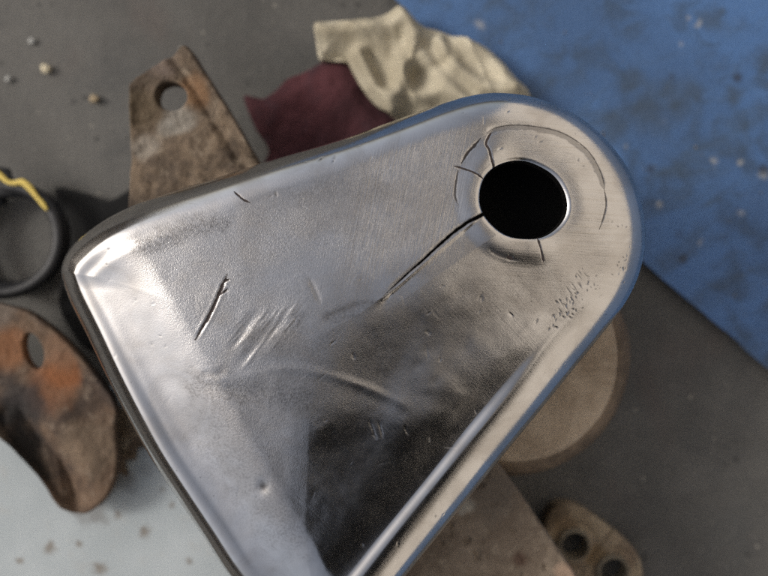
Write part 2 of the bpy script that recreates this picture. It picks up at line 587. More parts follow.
def build_shell():
    n, nt = 1800, 330
    out = rim_outline(n)
    hc = np.array([522.7, 200.3])
    inner = ring_loop(hc, (45.0, 38.6, math.radians(22)), out)
    # a hole that is worn, not a perfect ellipse
    rad = inner - hc
    ang = np.arctan2(rad[:, 1], rad[:, 0])
    inner = hc + rad * (1 + 0.010 * np.sin(3 * ang + 1) + 0.006 * np.sin(7 * ang))[:, None]
    t = np.linspace(0, 1, nt)
    t = np.where(t > 0.85, t, t)
    t = t[:, None, None]
    G = inner[None] * (1 - t) + out[None] * t
    U, V = G[..., 0], G[..., 1]
    d, _ = poly_dist(U, V, out[::4], True)

    # ---- rolled edge
    left_m = sstep(330, 120, U) * sstep(150, 260, V)
    right_m, tip_m, c_, A_ = rim_masks(U, V)
    R = 40 + 14 * sstep(480, 200, V) * sstep(300, 90, U) + 2 * tip_m + 5 * right_m
    u = np.clip((R - d) / R, 0, 1)
    z = -A_ * (1 - np.sqrt(1 - (c_ * u) ** 2))
    # ---- face: slightly domed, wavy from hammering
    z += 5.0 * sstep(30, 190, d) * (1 - 0.85 * right_m)
    z += 0.26 * fbm(U / 30 + 7, V / 24, 14, 3) * np.exp(-((U - 315) / 40) ** 2) * sstep(390, 430, V)
    calm = 1 - 0.75 * sstep(290, 360, U) * sstep(380, 440, V)
    z += 0.65 * fbm(U / 75, V / 75, 3, 3) * sstep(20, 70, d) * calm
    z += 0.10 * fbm(U / 34, V / 34, 12, 2) * sstep(40, 80, d) * (1 - tip_m)
    z += 0.07 * fbm(U / 16, V / 16, 8, 2) * sstep(30, 70, d) * (1 - 0.7 * tip_m)
    # shallow valley where the face meets the rolled edge
    z -= 3.0 * np.exp(-((d - 50) / np.where(d < 50, 8.0, 26.0)) ** 2) * right_m * sstep(320, 430, V)
    dL = ((U - 88) * 0.868 - (V - 338) * 0.497)         # distance from the left edge alone
    z -= 19.0 * sstep(96, 20, dL) * sstep(215, 290, V)
    z -= 1.0 * np.exp(-((d - 42) / 6.0) ** 2) * left_m
    z += 0.8 * np.exp(-((d - 30) / 5.0) ** 2) * left_m
    # ---- the torn step along the main crack
    crack = [(484, 214), (470, 221), (455, 231), (440, 244), (424, 259), (408, 273), (394, 286), (382, 297)]
    ext = crack + [(372, 305), (352, 318), (320, 335), (280, 350)]
    dc, al = poly_dist(U, V, ext)
    dx, dy = -0.76, 0.65          # along the crack, away from the hole
    q = (U - 484) * dy * 1.0 - (V - 214) * dx * 1.0      # >0 below and right of the crack line
    fade = sstep(-30, 20, (U - 484) * dx + (V - 214) * dy) * sstep(330, 170, (U - 484) * dx + (V - 214) * dy)
    past = (U - 382) * dx + (V - 297) * dy
    soft = 0.6 + 0.22 * np.clip(past, 0, 120)
    low = 1 / (1 + np.exp(-np.clip(q / soft, -40, 40)))
    z -= fade * low * (0.55 * np.exp(-dc / 9.0) * sstep(30, 0, past) + 0.042 * dc * np.exp(-dc / 70.0))
    z += fade * (1 - low) * 0.4 * np.exp(-dc / 10.0) * sstep(40, 0, past)
    # ---- raised seat round the hole with its slope on the left and below
    rho = np.hypot(U - 528, (V - 197) * 1.06)
    th = np.arctan2(V - 197, U - 528)
    side = 0.30 + 0.70 * sstep(-0.35, 0.5, np.cos(th - math.radians(150)))
    z += 2.0 * side * sstep(76, 53, rho)
    dh = np.hypot(U - inner[None, :, 0], V - inner[None, :, 1])
    z -= 1.5 * np.clip(1 - dh / 4.0, 0, 1) ** 2
    z -= 0.9 * np.exp(-((dh - 2) / 10.0) ** 2)

    grime = np.zeros_like(z)

    def mark(pts, w, depth, g, taper=0.12, soft=1.0, ridge=0.0):
        nonlocal z, grime
        if len(pts) > 2:
            pts = spline(pts, 8 * len(pts), closed=False)
        pts = np.asarray(pts, float)
        lo, hi = pts.min(0) - 4 * w - 6, pts.max(0) + 4 * w + 6
        bx = (U > lo[0]) & (U < hi[0]) & (V > lo[1]) & (V < hi[1])
        uu, vv = U[bx], V[bx]
        dd, a = poly_dist(uu, vv, pts)
        k = sstep(0, max(taper, 0.01), np.minimum(a, 1 - a) + 0.02)
        jag = 1 + 0.45 * fbm(uu / 3.5, vv / 3.5, 77, 2)
        f = np.exp(-(dd / (w * 0.55)) ** 2) * k
        z[bx] = z[bx] - depth * (0.30 if w < 5 else 0.42) * f
        if ridge:
            z[bx] = z[bx] + 0.4 * ridge * k * np.exp(-((dd - w) / (w * 0.6)) ** 2)
        fg = np.clip(1.35 - dd / (w * 0.5 * jag * (0.35 + 0.65 * k)), 0, 1) * (k > 0.02)
        grime[bx] = np.maximum(grime[bx], g * np.clip(fg * 1.5, 0, 1))

    # washer groove round the hole
    mark([(488, 133), (497, 129), (515, 127), (540, 129), (560, 134), (577, 144), (590, 157), (599, 173), (604, 188)], 6.5, 1.5, 0.24, 0.06)
    mark([(488, 132), (497, 127.5), (515, 125), (540, 127), (561, 132), (579, 142), (592, 155), (601, 172), (605, 188)], 1.2, 0.3, 0.36, 0.1)
    mark([(604, 188), (606, 203), (604, 215), (599, 230)], 1.8, 0.7, 0.36, 0.3)
    mark([(481, 138), (474, 146), (467, 154), (461, 164)], 3.2, 0.9, 0.42, 0.3)
    mark([(458, 170), (456, 182), (455, 196), (458, 206)], 2.4, 0.7, 0.38, 0.3)
    mark([(486, 247), (494, 253), (506, 258), (520, 261)], 2.2, 1.0, 0.34, 0.3)
    mark([(507, 256), (512, 259)], 4, 0.8, 0.7, 0.2)
    # hair cracks running out from the hole
    mark([(494, 169), (491, 158), (489, 150), (486, 144), (488, 138), (491, 133)], 2.0, 1.2, 1.0, 0.05)
    mark([(483, 179), (474, 173), (464, 169), (454, 166)], 1.8, 1.0, 1.0, 0.2)
    mark([(537, 239), (540, 249), (543, 262)], 1.7, 0.8, 1.0, 0.15)
    mark([(566, 223), (575, 225), (586, 225)], 1.0, 0.4, 0.12, 0.3)
    mark([(484, 126), (484, 115)], 1.0, 0.3, 0.12, 0.3)
    # gouges and dents on the wide end
    mark([(228, 273), (224, 284), (219, 296), (211, 314), (203, 328), (195, 341)], 2.8, 1.6, 0.75, 0.3, ridge=0.5)
    mark([(218, 292), (223, 293), (229, 288)], 2.4, 1.0, 0.5, 0.3)
    mark([(221, 288), (225, 282), (230, 279)], 2.0, 1.2, 0.6, 0.2)
    mark([(233, 191), (239, 196), (244, 200), (251, 203)], 1.7, 0.6, 0.8, 0.3)
    mark([(262, 304), (254, 318), (240, 336), (228, 352)], 9, 1.2, 0.0, 0.4)
    mark([(290, 308), (276, 325), (256, 348), (234, 368)], 10, 1.4, 0.0, 0.4)
    mark([(284, 314), (266, 338), (247, 364), (240, 372)], 4, -1.2, 0.0, 0.3)
    drag = np.random.RandomState(5)
    for i in range(46):
        k = drag.rand()
        x0, y0 = 246 + 62 * k + drag.randn() * 3, 316 - 12 * k + drag.randn() * 10
        L = drag.uniform(12, 44)
        bend = drag.randn() * 1.5
        mark([(x0, y0), (x0 - 0.30 * L + bend, y0 + 0.42 * L), (x0 - 0.62 * L, y0 + 0.80 * L)], drag.uniform(1.4, 4.0), drag.choice([-1, 1]) * drag.uniform(0.15, 0.5), 0.10 * drag.rand(), 0.4)
    for i in range(40):          # stray polishing scratches over the whole face
        x0, y0, an, L = drag.uniform(170, 520), drag.uniform(190, 520), drag.uniform(0, 6.28), drag.uniform(5, 24)
        mark([(x0, y0), (x0 + L * 0.5 * math.cos(an) + drag.randn(), y0 + L * 0.5 * math.sin(an) + drag.randn()), (x0 + L * math.cos(an), y0 + L * math.sin(an))], 1.3, drag.uniform(0.15, 0.45), 0.06, 0.45)
    mark([(308, 276), (316, 292), (321, 306)], 5, 0.8, 0.18, 0.3)
    mark([(200, 372), (216, 374), (228, 370)], 8, 0.9, 0.15, 0.3)
    mark([(245, 376), (268, 370), (292, 368), (318, 372), (345, 380), (372, 390), (398, 402), (418, 412)], 8, -0.9, 0.0, 0.3)
    mark([(190, 382), (230, 388), (280, 390)], 16, 1.2, 0.0, 0.3)
    # dark edge of the step left of the crack
    mark([(378, 300), (352, 308), (330, 318), (318, 330)], 8, 0.6, 0.04, 0.4)
    # dimple and bottom dents
    z -= 1.1 * np.exp(-(((U - 263) / 6) ** 2 + ((V - 487) / 7) ** 2))
    grime = np.maximum(grime, 0.35 * np.exp(-(((U - 263) / 5) ** 2 + ((V - 487) / 6) ** 2)))
    # small fresh scratches
    for (x0, y0, x1, y1) in ((508, 312, 514, 317), (541, 377, 547, 372), (497, 150, 503, 148), (330, 345, 336, 340),
                             (430, 250, 436, 246), (404, 425, 409, 436), (372, 432, 378, 440), (368, 418, 376, 436), (378, 420, 384, 440), (150, 305, 155, 303), (298, 205, 308, 209), (425, 330, 431, 335), (352, 352, 355, 360), (388, 300, 392, 292)):
        mark([(x0, y0), (x1, y1)], 1.5, 0.7, 0.0, 0.4)
    # pits: single ones, and the chattered row near the tip
    rng = np.random.RandomState(11)
    pits = [(295, 153, 2.0), (294, 155, 1.2), (320, 158, 3.0), (334, 157, 3.4), (333, 161, 2), (276, 194, 2.4), (271, 196, 2), (371, 158, 1.4), (389, 168, 1.4), (480, 297, 2.6), (482, 299, 1.8), (361, 280, 1.5), (348, 280, 1.5),
            (508, 111, 1.6), (464, 112, 1.3), (148, 345, 1.8), (158, 336, 1.6), (163, 347, 1.8), (133, 300, 1.6), (107, 249, 2), (103, 264, 2), (104, 280, 1.5),
            (440, 360, 1.3), (326, 420, 1.3), (430, 440, 1.6), (436, 518, 2), (398, 544, 2.2), (362, 546, 2)]
    for s_, (cx, cy) in enumerate(((578, 292), (572, 303), (567, 312), (585, 280), (595, 288))):
        for i in range(7):
            pits.append((cx + rng.randn() * 5, cy + rng.randn() * 5, 0.7 + rng.rand() * 0.9))
    for i in range(12):
        pits.append((555 + rng.randn() * 9, 315 + rng.randn() * 7, 0.9 + rng.rand()))
    for i in range(16):
        pits.append((622 + rng.randn() * 6, 266 + rng.randn() * 9, 0.9 + rng.rand() * 1.3))
    for (cx, cy) in ((612, 222), (618, 226), (627, 227), (583, 166), (578, 160), (535, 137), (540, 142), (586, 148)):
        pits.append((cx, cy, 1.8))
    for i in range(26):
        pits.append((rng.uniform(100, 600), rng.uniform(120, 560), 0.5 + rng.rand() * 0.5))
    for i in range(0, n, 1):
        if rng.rand() < 0.028:
            f_ = out[i] + (np.array([384, 320]) - out[i]) * rng.uniform(0.015, 0.11)
            pits.append((f_[0], f_[1], 0.5 + rng.rand() ** 2 * 1.3))
    for (cx, cy, r) in pits:
        box = (np.abs(U - cx) < 10) & (np.abs(V - cy) < 10)
        a = rng.rand() * 3.14
        du, dv = U[box] - cx, V[box] - cy
        w1 = du * math.cos(a) + dv * math.sin(a)
        w2 = -du * math.sin(a) + dv * math.cos(a)
        f = np.exp(-(w1 / (r * 1.1)) ** 2 - (w2 / (r * 0.55)) ** 2) * (0.75 + 0.5 * fbm(U[box] / 1.5, V[box] / 1.5, 91, 2))
        z[box] -= 0.22 * f
        grime[box] = np.maximum(grime[box], 0.34 * f)
    # slashes across the tip's lower side, left by a coarse grinder
    for i in range(14):
        cx, cy = 583 - i * 1.7 + rng.randn() * 3, 272 + i * 2.9 + rng.randn() * 2.5
        l = 3 + rng.rand() * 4
        mark([(cx - l * 0.6, cy - l * 0.8), (cx + l * 0.6, cy + l * 0.8)], 1.0, 0.35, 0.14, 0.4)

    # ---- the open crack: the sheet is really parted there
    dcr, acr = poly_dist(U, V, crack)
    width = np.interp(acr, [0, 0.25, 0.6, 0.9, 1.0], [1.7, 1.35, 0.85, 0.45, 0.1]) * (1 + 0.35 * fbm(U / 4, V / 4, 55, 2))
    open_crack = (dcr < width) & (dh > 0.01)
    z -= 0.5 * np.exp(-(dcr / 2.5) ** 2) * sstep(1.0, 0.8, acr)

    # ---- rows: hole wall, face, skirt
    X = (U - 384) * K
    Y = (288 - V) * K
    Zt = Z_TOP + z * K
    wall_z = [Zt[0] - 12 * K, Zt[0] - 6 * K, Zt[0] - 0.8 * K]
    shrink = [0.975, 0.978, 0.992]
    rows = []
    for wz, s_ in zip(wall_z, shrink):
        rows.append(np.stack([((inner[:, 0] - hc[0]) * s_ + hc[0] - 384) * K, (288 - ((inner[:, 1] - hc[1]) * s_ + hc[1])) * K, wz], -1))
    top = np.stack([X, Y, Zt], -1)
    rows += list(top)
    cen = np.array([(384 - 384) * K, 0])
    last = rows[-1]
    for (dz, inn) in ((0.004, 0.0008), (0.010, 0.0014)):
        r = last.copy()
        v2 = out - np.roll(out, 1, 0)
        nrm = np.c_[-v2[:, 1], v2[:, 0]]
        nrm /= np.linalg.norm(nrm, axis=1)[:, None]
        r[:, 0] += nrm[:, 0] * inn
        r[:, 1] -= nrm[:, 1] * inn
        r[:, 2] = last[:, 2] - dz
        rows.append(r)
    r = rows[-1].copy()
    r[:, 2] = SKIRT_Z
    rows.append(r)
    # turned-in foot of the skirt
    r2 = r.copy()
    r2[:, 0] += nrm[:, 0] * 0.004
    r2[:, 1] -= nrm[:, 1] * 0.004
    rows.append(r2)
    verts = np.array(rows)
    nr = len(rows)
    quads = grid_quads(nr, n)
    # leave the crack open
    oc = np.zeros((nr, n), bool)
    oc[3:3 + nt] = open_crack
    oc[:3] = open_crack[1][None]
    oc[3] = open_crack[1]
    f = oc.ravel()[quads].sum(1)
    quads = quads[f < 3]
    flat = verts.reshape(-1, 3)
    me = np_mesh('shell', flat, quads)

    def attr(name, arr, pad_top=0.0, pad_low=0.0):
        full = np.zeros((nr, n), np.float32)
        full[:3] = pad_top
        full[3:3 + nt] = arr
        full[3 + nt:] = pad_low
        a = me.attributes.new(name, 'FLOAT', 'POINT')
        a.data.foreach_set('value', full.ravel())

    grain = 0.20 + 0.80 * sstep(410, 240, U + (V - 300) * 0.25) + 0.25 * fbm(U / 40, V / 40, 21, 3)
    grain = np.clip(grain, 0.1, 1.0) * (0.2 + 0.8 * sstep(22, 58, d)) * (1 - 0.65 * tip_m) * (1 - 0.5 * sstep(290, 350, U) * sstep(395, 425, V)) * (1 - 0.6 * sstep(100, 60, dL))
    attr('grain', grain, 0.1, 0.15)
    dark_patch = np.zeros_like(z)  # darker tint in broken patches at set spots on the face
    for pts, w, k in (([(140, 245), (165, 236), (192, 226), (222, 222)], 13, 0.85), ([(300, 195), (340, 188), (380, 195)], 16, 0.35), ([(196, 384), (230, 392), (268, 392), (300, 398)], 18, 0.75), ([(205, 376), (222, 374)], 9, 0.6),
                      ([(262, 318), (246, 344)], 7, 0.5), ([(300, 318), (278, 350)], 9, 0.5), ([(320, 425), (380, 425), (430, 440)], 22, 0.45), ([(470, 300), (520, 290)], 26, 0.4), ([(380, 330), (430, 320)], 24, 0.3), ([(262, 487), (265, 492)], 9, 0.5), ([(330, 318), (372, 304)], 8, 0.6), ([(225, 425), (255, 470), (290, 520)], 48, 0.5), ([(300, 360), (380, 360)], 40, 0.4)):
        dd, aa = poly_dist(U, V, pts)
        dark_patch = np.maximum(dark_patch, k * sstep(1.3, 0.2, dd / w + 0.55 * fbm(U / 9, V / 9, 33, 4)))
    attr('dark_patch', dark_patch)
    attr('brush', np.clip(tip_m * sstep(4, 30, d) * (0.75 + 0.5 * fbm(U / 25, V / 25, 30, 3)), 0, 1))
    lin = sstep(290, 380, U) * sstep(500, 430, U) * sstep(300, 240, V + (U - 400) * 0.4) * sstep(20, 45, d)
    attr('linish', np.clip(lin, 0, 1))
    near_crack = np.exp(-(np.maximum(dcr - width, 0) / 1.2) ** 2) * sstep(1.0, 0.85, acr) * 0.35
    attr('grime', np.clip(np.maximum(grime, near_crack), 0, 1), 0.25, 0.3)
    return me, out, nrm


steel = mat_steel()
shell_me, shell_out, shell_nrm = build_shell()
base = Vector((0, 0, SKIRT_Z))
bracket = empty('polished_bracket', base)
tag(bracket, 'polished bare steel bracket with a round hole and cracks, in sharp focus across the middle', 'bracket')
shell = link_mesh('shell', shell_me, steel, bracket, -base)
shell['label'] = 'bright brushed steel shell with rolled edge, dents and cracks running from the hole'


def build_back():
    """black plate added under the shell to keep the hole dark"""
    n = 300
    out = rim_outline(n)
    c = np.array([384, 320])
    rows = []
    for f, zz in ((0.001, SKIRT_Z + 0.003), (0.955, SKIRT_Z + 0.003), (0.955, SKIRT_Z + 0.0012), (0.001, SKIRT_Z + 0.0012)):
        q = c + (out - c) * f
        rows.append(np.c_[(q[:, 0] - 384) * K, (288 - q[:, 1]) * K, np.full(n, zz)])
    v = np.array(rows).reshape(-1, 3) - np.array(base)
    return np_mesh('hole_backing', v, grid_quads(4, n), smooth=False)


link_mesh('hole_backing', build_back(), mat_dark('hole_backing_black', (0.004, 0.004, 0.004), 0.9), bracket)

# ------------------------------------------------------------------ rusty lug, upper left
lug_z = 0.036
pt = lambda x, y, z: tuple(P(x, y, z))
lug_mat = mat_rust('rusty_lug_metal', (0.140, 0.102, 0.068), (0.052, 0.038, 0.027), (0.225, 0.182, 0.133), accents=(
    (pt(193, 92, lug_z), 0.007, (0.19, 0.10, 0.045), 0.6), (pt(180, 120, lug_z), 0.0065, (0.25, 0.235, 0.205), 0.6), (pt(166, 128, lug_z), 0.004, (0.25, 0.235, 0.205), 0.5), (pt(148, 148, lug_z), 0.006, (0.24, 0.215, 0.18), 0.6),
    (pt(142, 110, lug_z), 0.009, (0.060, 0.042, 0.022), 0.75), (pt(165, 62, lug_z), 0.007, (0.15, 0.115, 0.095), 0.6)), origin=P(185, 130, 0.0))


def lug_h(U, V, d):
    # right-hand rib, the bent-up lower half and lumps of dried dirt
    dr, _ = poly_dist(U, V, [(186, 50), (206, 78), (232, 118), (254, 152)])
    h = 12 * np.exp(-(dr / 7) ** 2) - 6 * np.exp(-((dr - 16) / 5) ** 2)
    fold = (V - 150) + (U - 150) * 0.62
    h += 9 * sstep(-4, 16, fold) + 0.10 * np.clip(fold, 0, 80)
    h += 4.5 * fbm(U / 18, V / 18, 41, 4)
    return h


lug = empty('rusty_lug', P(185, 130, 0.0))
tag(lug, 'brown rusty steel lug with one round hole, behind the upper edge of the polished bracket', 'lug')
plate('lug_plate', [(129, 106), (129, 88), (133, 80), (150, 68), (172, 54), (183, 48), (192, 51), (204, 70), (228, 107), (250, 144), (262, 170), (268, 215), (210, 235), (140, 230), (132, 175), (130, 140)],
      (171, 96), (16.5, 14.5, 0.3), lug_z, 0.006, lug_mat, lug_h, n=320, nt=60, edge=3.0, parent=lug)
plate('lug_web', [(136, 150), (200, 148), (250, 165), (255, 225), (200, 230), (142, 226)], (196, 190), None, lug_z - 0.008, lug_z - 0.0085, lug_mat, None, n=120, nt=10, parent=lug)

# ------------------------------------------------------------------ rags
cream = mat_cloth('cream_cotton', (0.31, 0.275, 0.20), (0.44, 0.40, 0.305), 1500, (0.24, 0.205, 0.14))


def cream_h(U, V, d):
    wx = U + 10 * fbm(U / 50, V / 50, 62, 2)
    h = 7 * sstep(0, 14, d) + 7 * fbm(U / 42, V / 42, 61, 2) + 7 * np.clip(1 - 1.6 * np.abs(fbm((wx - V * 0.6) / 34, (V + wx * 0.5) / 75, 64, 2)), 0, 1) ** 2
    for pts, w, a in (([(360, 58), (374, 85), (392, 112)], 8, 20), ([(400, 12), (412, 40), (404, 66), (398, 96)], 10, 22), ([(318, 34), (350, 30), (392, 28)], 11, 12), ([(440, 45), (452, 70), (480, 92), (520, 96)], 9, 18),
                      ([(424, 60), (440, 82), (470, 108)], 9, 16), ([(460, 42), (490, 60), (512, 88)], 7, 12), ([(416, 100), (440, 96), (470, 112)], 8, 12)):
        dd, _ = poly_dist(U, V, pts)
        h += a * np.exp(-(dd / w) ** 2)
    for pts, w, a in (([(370, 58), (382, 86)], 7, 12), ([(402, 34), (407, 60)], 6, 8), ([(414, 80), (442, 68)], 7, 9), ([(446, 44), (450, 60)], 6, 7)):
        dd, _ = poly_dist(U, V, pts)
        h -= a * np.exp(-(dd / w) ** 2)
    h += 0.6 * fbm(U / 8, V / 8, 66, 3)
    return np.maximum(h, -4)


rag = plate('cream_rag', [(316, 26), (317, 45), (320, 60), (332, 59), (344, 57), (353, 72), (362, 88), (375, 105), (392, 117), (420, 128), (470, 140), (530, 128), (532, 102), (514, 78), (492, 52), (470, 42), (455, 38), (436, 29), (420, 24), (405, 11), (394, 13), (384, 15), (362, 21), (345, 24), (330, 23)],
            (400, 66), None, 0.010, 0.003, cream, cream_h, n=420, nt=110, edge=4)
tag(rag, 'crumpled cream cotton rag lying behind the holed end of the bracket', 'rag')

maroon = mat_cloth('maroon_cloth', (0.042, 0.017, 0.020), (0.072, 0.027, 0.031), 900, (0.044, 0.032, 0.040))
rag2 = plate('maroon_rag', [(243, 97), (252, 96), (262, 98), (275, 90), (288, 78), (304, 72), (318, 64), (334, 58), (344, 54), (356, 70), (368, 90), (384, 110), (400, 124), (380, 165), (320, 185), (262, 175), (268, 150), (255, 128)],
             (325, 115), None, 0.008, 0.0025, maroon, lambda U, V, d: 6 * sstep(0, 18, d) + 6 * fbm(U / 34, V / 34, 71, 3) + 1.0 * fbm(U / 7, V / 7, 75, 2), n=300, nt=70, edge=3)
tag(rag2, 'dark maroon cloth scrap tucked beside the cream rag', 'cloth')

# ------------------------------------------------------------------ black hose coil with a yellow stripe
rubber = mat_dark('black_rubber', (0.009, 0.009, 0.010), 0.55)


def tube(name, pts, r, mat, parent, sides=12, closed=False, flat=1.0):
    p = [Vector(q) for q in pts]
    n = len(p)
    vs = []
    up = Vector((0, 0, 1))
    for i in range(n):
        a = p[(i - 1) % n] if closed or i else p[i]
        b = p[(i + 1) % n] if closed or i < n - 1 else p[i]
        t = (b - a).normalized()
        s = t.cross(up).normalized()
        u = s.cross(t)
        rr = r[i] if hasattr(r, '__len__') else r
        for k in range(sides):
            an = 2 * math.pi * k / sides
            vs.append(p[i] + s * rr * math.cos(an) + u * rr * flat * math.sin(an))
    q = []
    m = n if closed else n - 1
    for i in range(m):
        for k in range(sides):
            k2, i2 = (k + 1) % sides, (i + 1) % n
            q.append((i * sides + k, i * sides + k2, i2 * sides + k2, i2 * sides + k))
    off = np.array(parent.location) if parent else np.zeros(3)
    return link_mesh(name, np_mesh(name, np.array([tuple(v) for v in vs]) - off, q), mat, parent)


hose = empty('black_hose', P(5, 240, 0.0))
tag(hose, 'coiled black rubber hose marked with yellow paint at the left edge', 'hose')
R0 = 0.0022
pts = []
for i in range(150):
    a = math.radians(100 - i * 720 / 150)
    turn = i / 150
    rr = 52 + 3.0 * math.sin(a * 2 + 1) - 9 * turn + (13 if turn < 0.02 else 0)
    z = 0.0125 - 0.0090 * sstep(0.30, 0.62, turn)
    pts.append(tuple(P(5 + rr * 1.02 * math.cos(a) + 10 * float(sstep(0.3, 0.6, turn)), 241 - rr * 1.10 * math.sin(a), z)))
tube('hose_tube', pts, R0, rubber, hose)
yel = mat_plain('yellow_paint', (0.56, 0.42, 0.09), 0.6, 0.3, 300)
ypts = [(-14, 170), (-5, 172), (2, 177), (8, 182), (15, 183), (22, 182), (29, 187), (36, 196), (42, 203), (47, 210)]
ys = spline(ypts, 60, closed=False)
tube('yellow_stripe', [tuple(P(x, y, 0.0152)) for x, y in ys], [(0.0010 + 0.0002 * math.sin(i * 0.23)) * min(1, (62 - i) / 9) for i in range(60)], yel, hose, sides=8, flat=0.5)

flap = plate('black_floor_piece', [(54, 190), (78, 191), (108, 200), (160, 180), (190, 260), (150, 360), (92, 352), (70, 330), (58, 300), (66, 262), (70, 228)], (110, 270), None, 0.005, 0.0042, mat_dark('floor_piece_black', (0.004, 0.004, 0.004), 1.0),
             lambda U, V, d: 3 * fbm(U / 40, V / 40, 88, 3), n=160, nt=30, edge=3)  # near-black flat plate laid on the floor
tag(flap, 'flat black piece on the floor between hose and bracket corner', 'rubber flap')

# ------------------------------------------------------------------ pale painted sheet and rusty angle bracket, lower left
white = plate('painted_sheet', [(-60, 425), (10, 408), (60, 398), (118, 385), (150, 392), (230, 470), (330, 600), (330, 660), (-60, 660)], (110, 530), None, 0.012, 0.0118, mat_white_sheet(),
              lambda U, V, d: 1.2 * fbm(U / 90, V / 90, 95, 2), n=260, nt=40, edge=3, smooth_outline=False)
tag(white, 'pale grey painted metal sheet with rust spots in the lower left corner', 'metal sheet')

az = 0.025
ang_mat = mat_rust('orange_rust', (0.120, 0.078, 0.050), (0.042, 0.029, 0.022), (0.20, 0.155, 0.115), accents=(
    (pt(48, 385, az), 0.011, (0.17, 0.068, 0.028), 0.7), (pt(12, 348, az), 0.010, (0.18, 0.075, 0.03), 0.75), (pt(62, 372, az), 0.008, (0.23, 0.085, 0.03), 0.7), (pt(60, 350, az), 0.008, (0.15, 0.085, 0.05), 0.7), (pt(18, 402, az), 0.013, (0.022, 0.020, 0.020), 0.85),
    (pt(15, 440, az - 0.01), 0.017, (0.010, 0.009, 0.008), 0.95), (pt(38, 470, az - 0.01), 0.013, (0.012, 0.010, 0.008), 0.9), (pt(88, 450, az), 0.012, (0.17, 0.125, 0.085), 0.6), (pt(0, 310, az), 0.008, (0.13, 0.105, 0.085), 0.8)), origin=P(50, 420, 0.0118))  # near-black spots paint the trough's shade over the rust colour


def ang_h(U, V, d):
    # trough on the lower left side, lip along the upper right edge, a bulge in the lower flange
    dl, _ = poly_dist(U, V, [(-30, 300), (5, 306), (35, 316), (72, 348), (104, 386), (126, 418)])
    h = 5 * np.exp(-(dl / 5) ** 2)
    dt, _ = poly_dist(U, V, [(-40, 405), (0, 428), (30, 462), (62, 500)])
    h -= 26 * np.exp(-(dt / 26) ** 2)
    dq, _ = poly_dist(U, V, [(-60, 380), (-5, 432), (30, 482), (62, 520)])
    h += 28 * np.exp(-(dq / 6.5) ** 2)
    db, _ = poly_dist(U, V, [(60, 425), (85, 455), (80, 500)])
    h -= 0.08 * np.clip(V - 400, 0, 200)
    h += 9 * np.exp(-(db / 22) ** 2)
    h += 2.4 * fbm(U / 16, V / 16, 101, 4)
    return h


angle = empty('rusty_angle_bracket', P(50, 420, 0.0118))
tag(angle, 'orange rusted angle bracket with an oval hole resting on the pale painted sheet', 'bracket')
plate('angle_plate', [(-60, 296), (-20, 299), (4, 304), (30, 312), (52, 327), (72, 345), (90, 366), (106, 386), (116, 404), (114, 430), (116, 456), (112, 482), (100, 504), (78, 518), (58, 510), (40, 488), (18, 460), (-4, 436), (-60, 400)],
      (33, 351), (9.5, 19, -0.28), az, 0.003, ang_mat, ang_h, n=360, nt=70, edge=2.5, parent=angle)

crust_mat = mat_rust('flaking_dirt', (0.23, 0.18, 0.125), (0.11, 0.08, 0.056), (0.40, 0.36, 0.29))
crust = plate('dirt_crust', [(84, 424), (97, 408), (108, 416), (122, 408), (134, 415), (149, 406), (156, 424), (148, 433), (151, 447), (137, 445), (134, 460), (124, 462), (126, 477), (113, 473), (112, 490), (101, 488), (97, 505), (84, 506), (80, 480), (86, 450)],
              (105, 450), None, 0.0142, 0.0016, crust_mat, lambda U, V, d: 7 * fbm(U / 9, V / 9, 151, 4) * sstep(0, 8, d) - 3, n=260, nt=50, edge=3)
crust['kind'] = 'stuff'
crust['label'] = 'brown flaking dirt on the pale sheet beside the orange bracket'
crust['category'] = 'dirt'

# ------------------------------------------------------------------ brown drum, block and link plate, lower right
dz = 0.0405
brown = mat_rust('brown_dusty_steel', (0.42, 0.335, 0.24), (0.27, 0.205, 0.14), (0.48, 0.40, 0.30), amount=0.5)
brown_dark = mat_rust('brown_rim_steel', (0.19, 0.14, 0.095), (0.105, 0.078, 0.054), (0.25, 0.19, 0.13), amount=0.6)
drum = empty('rusty_drum', P(512, 375, 0.0))
tag(drum, 'round dusty brown steel drum with a dark rim under the right edge of the bracket', 'drum')


def lathe(name, prof, center, mat, parent, n=96, wob=0.0, seed=1):
    """prof: (radius in photo pixels at its own height, height in metres)"""
    rows = []
    a = np.linspace(0, 2 * math.pi, n, endpoint=False)
    for r, z in prof:
        w = 1 + wob * fbm(np.cos(a) * 2 + 5, np.sin(a) * 2 + 5, seed, 2)
        c = P(center[0], center[1], dz)
        s = (CAM_Z - dz) / D * K
        rows.append(np.c_[c.x + r * s * np.cos(a) * w, c.y + r * s * np.sin(a) * w, np.full(n, z)])
    v = np.array(rows).reshape(-1, 3) - np.array(parent.location)
    return link_mesh(name, np_mesh(name, v, grid_quads(len(prof), n)[:, ::-1]), mat, parent)


DC = (513, 358)
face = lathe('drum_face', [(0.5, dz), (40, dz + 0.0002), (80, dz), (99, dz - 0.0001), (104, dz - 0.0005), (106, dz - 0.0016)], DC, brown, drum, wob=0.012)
lathe('drum_rim', [(104, dz - 0.0020), (106, dz - 0.0013), (110, dz - 0.0018), (120, dz - 0.0050), (127, dz - 0.0090), (129, dz - 0.016), (129, 0.002), (126, 0.0005)], DC, brown_dark, drum, wob=0.014, seed=4)

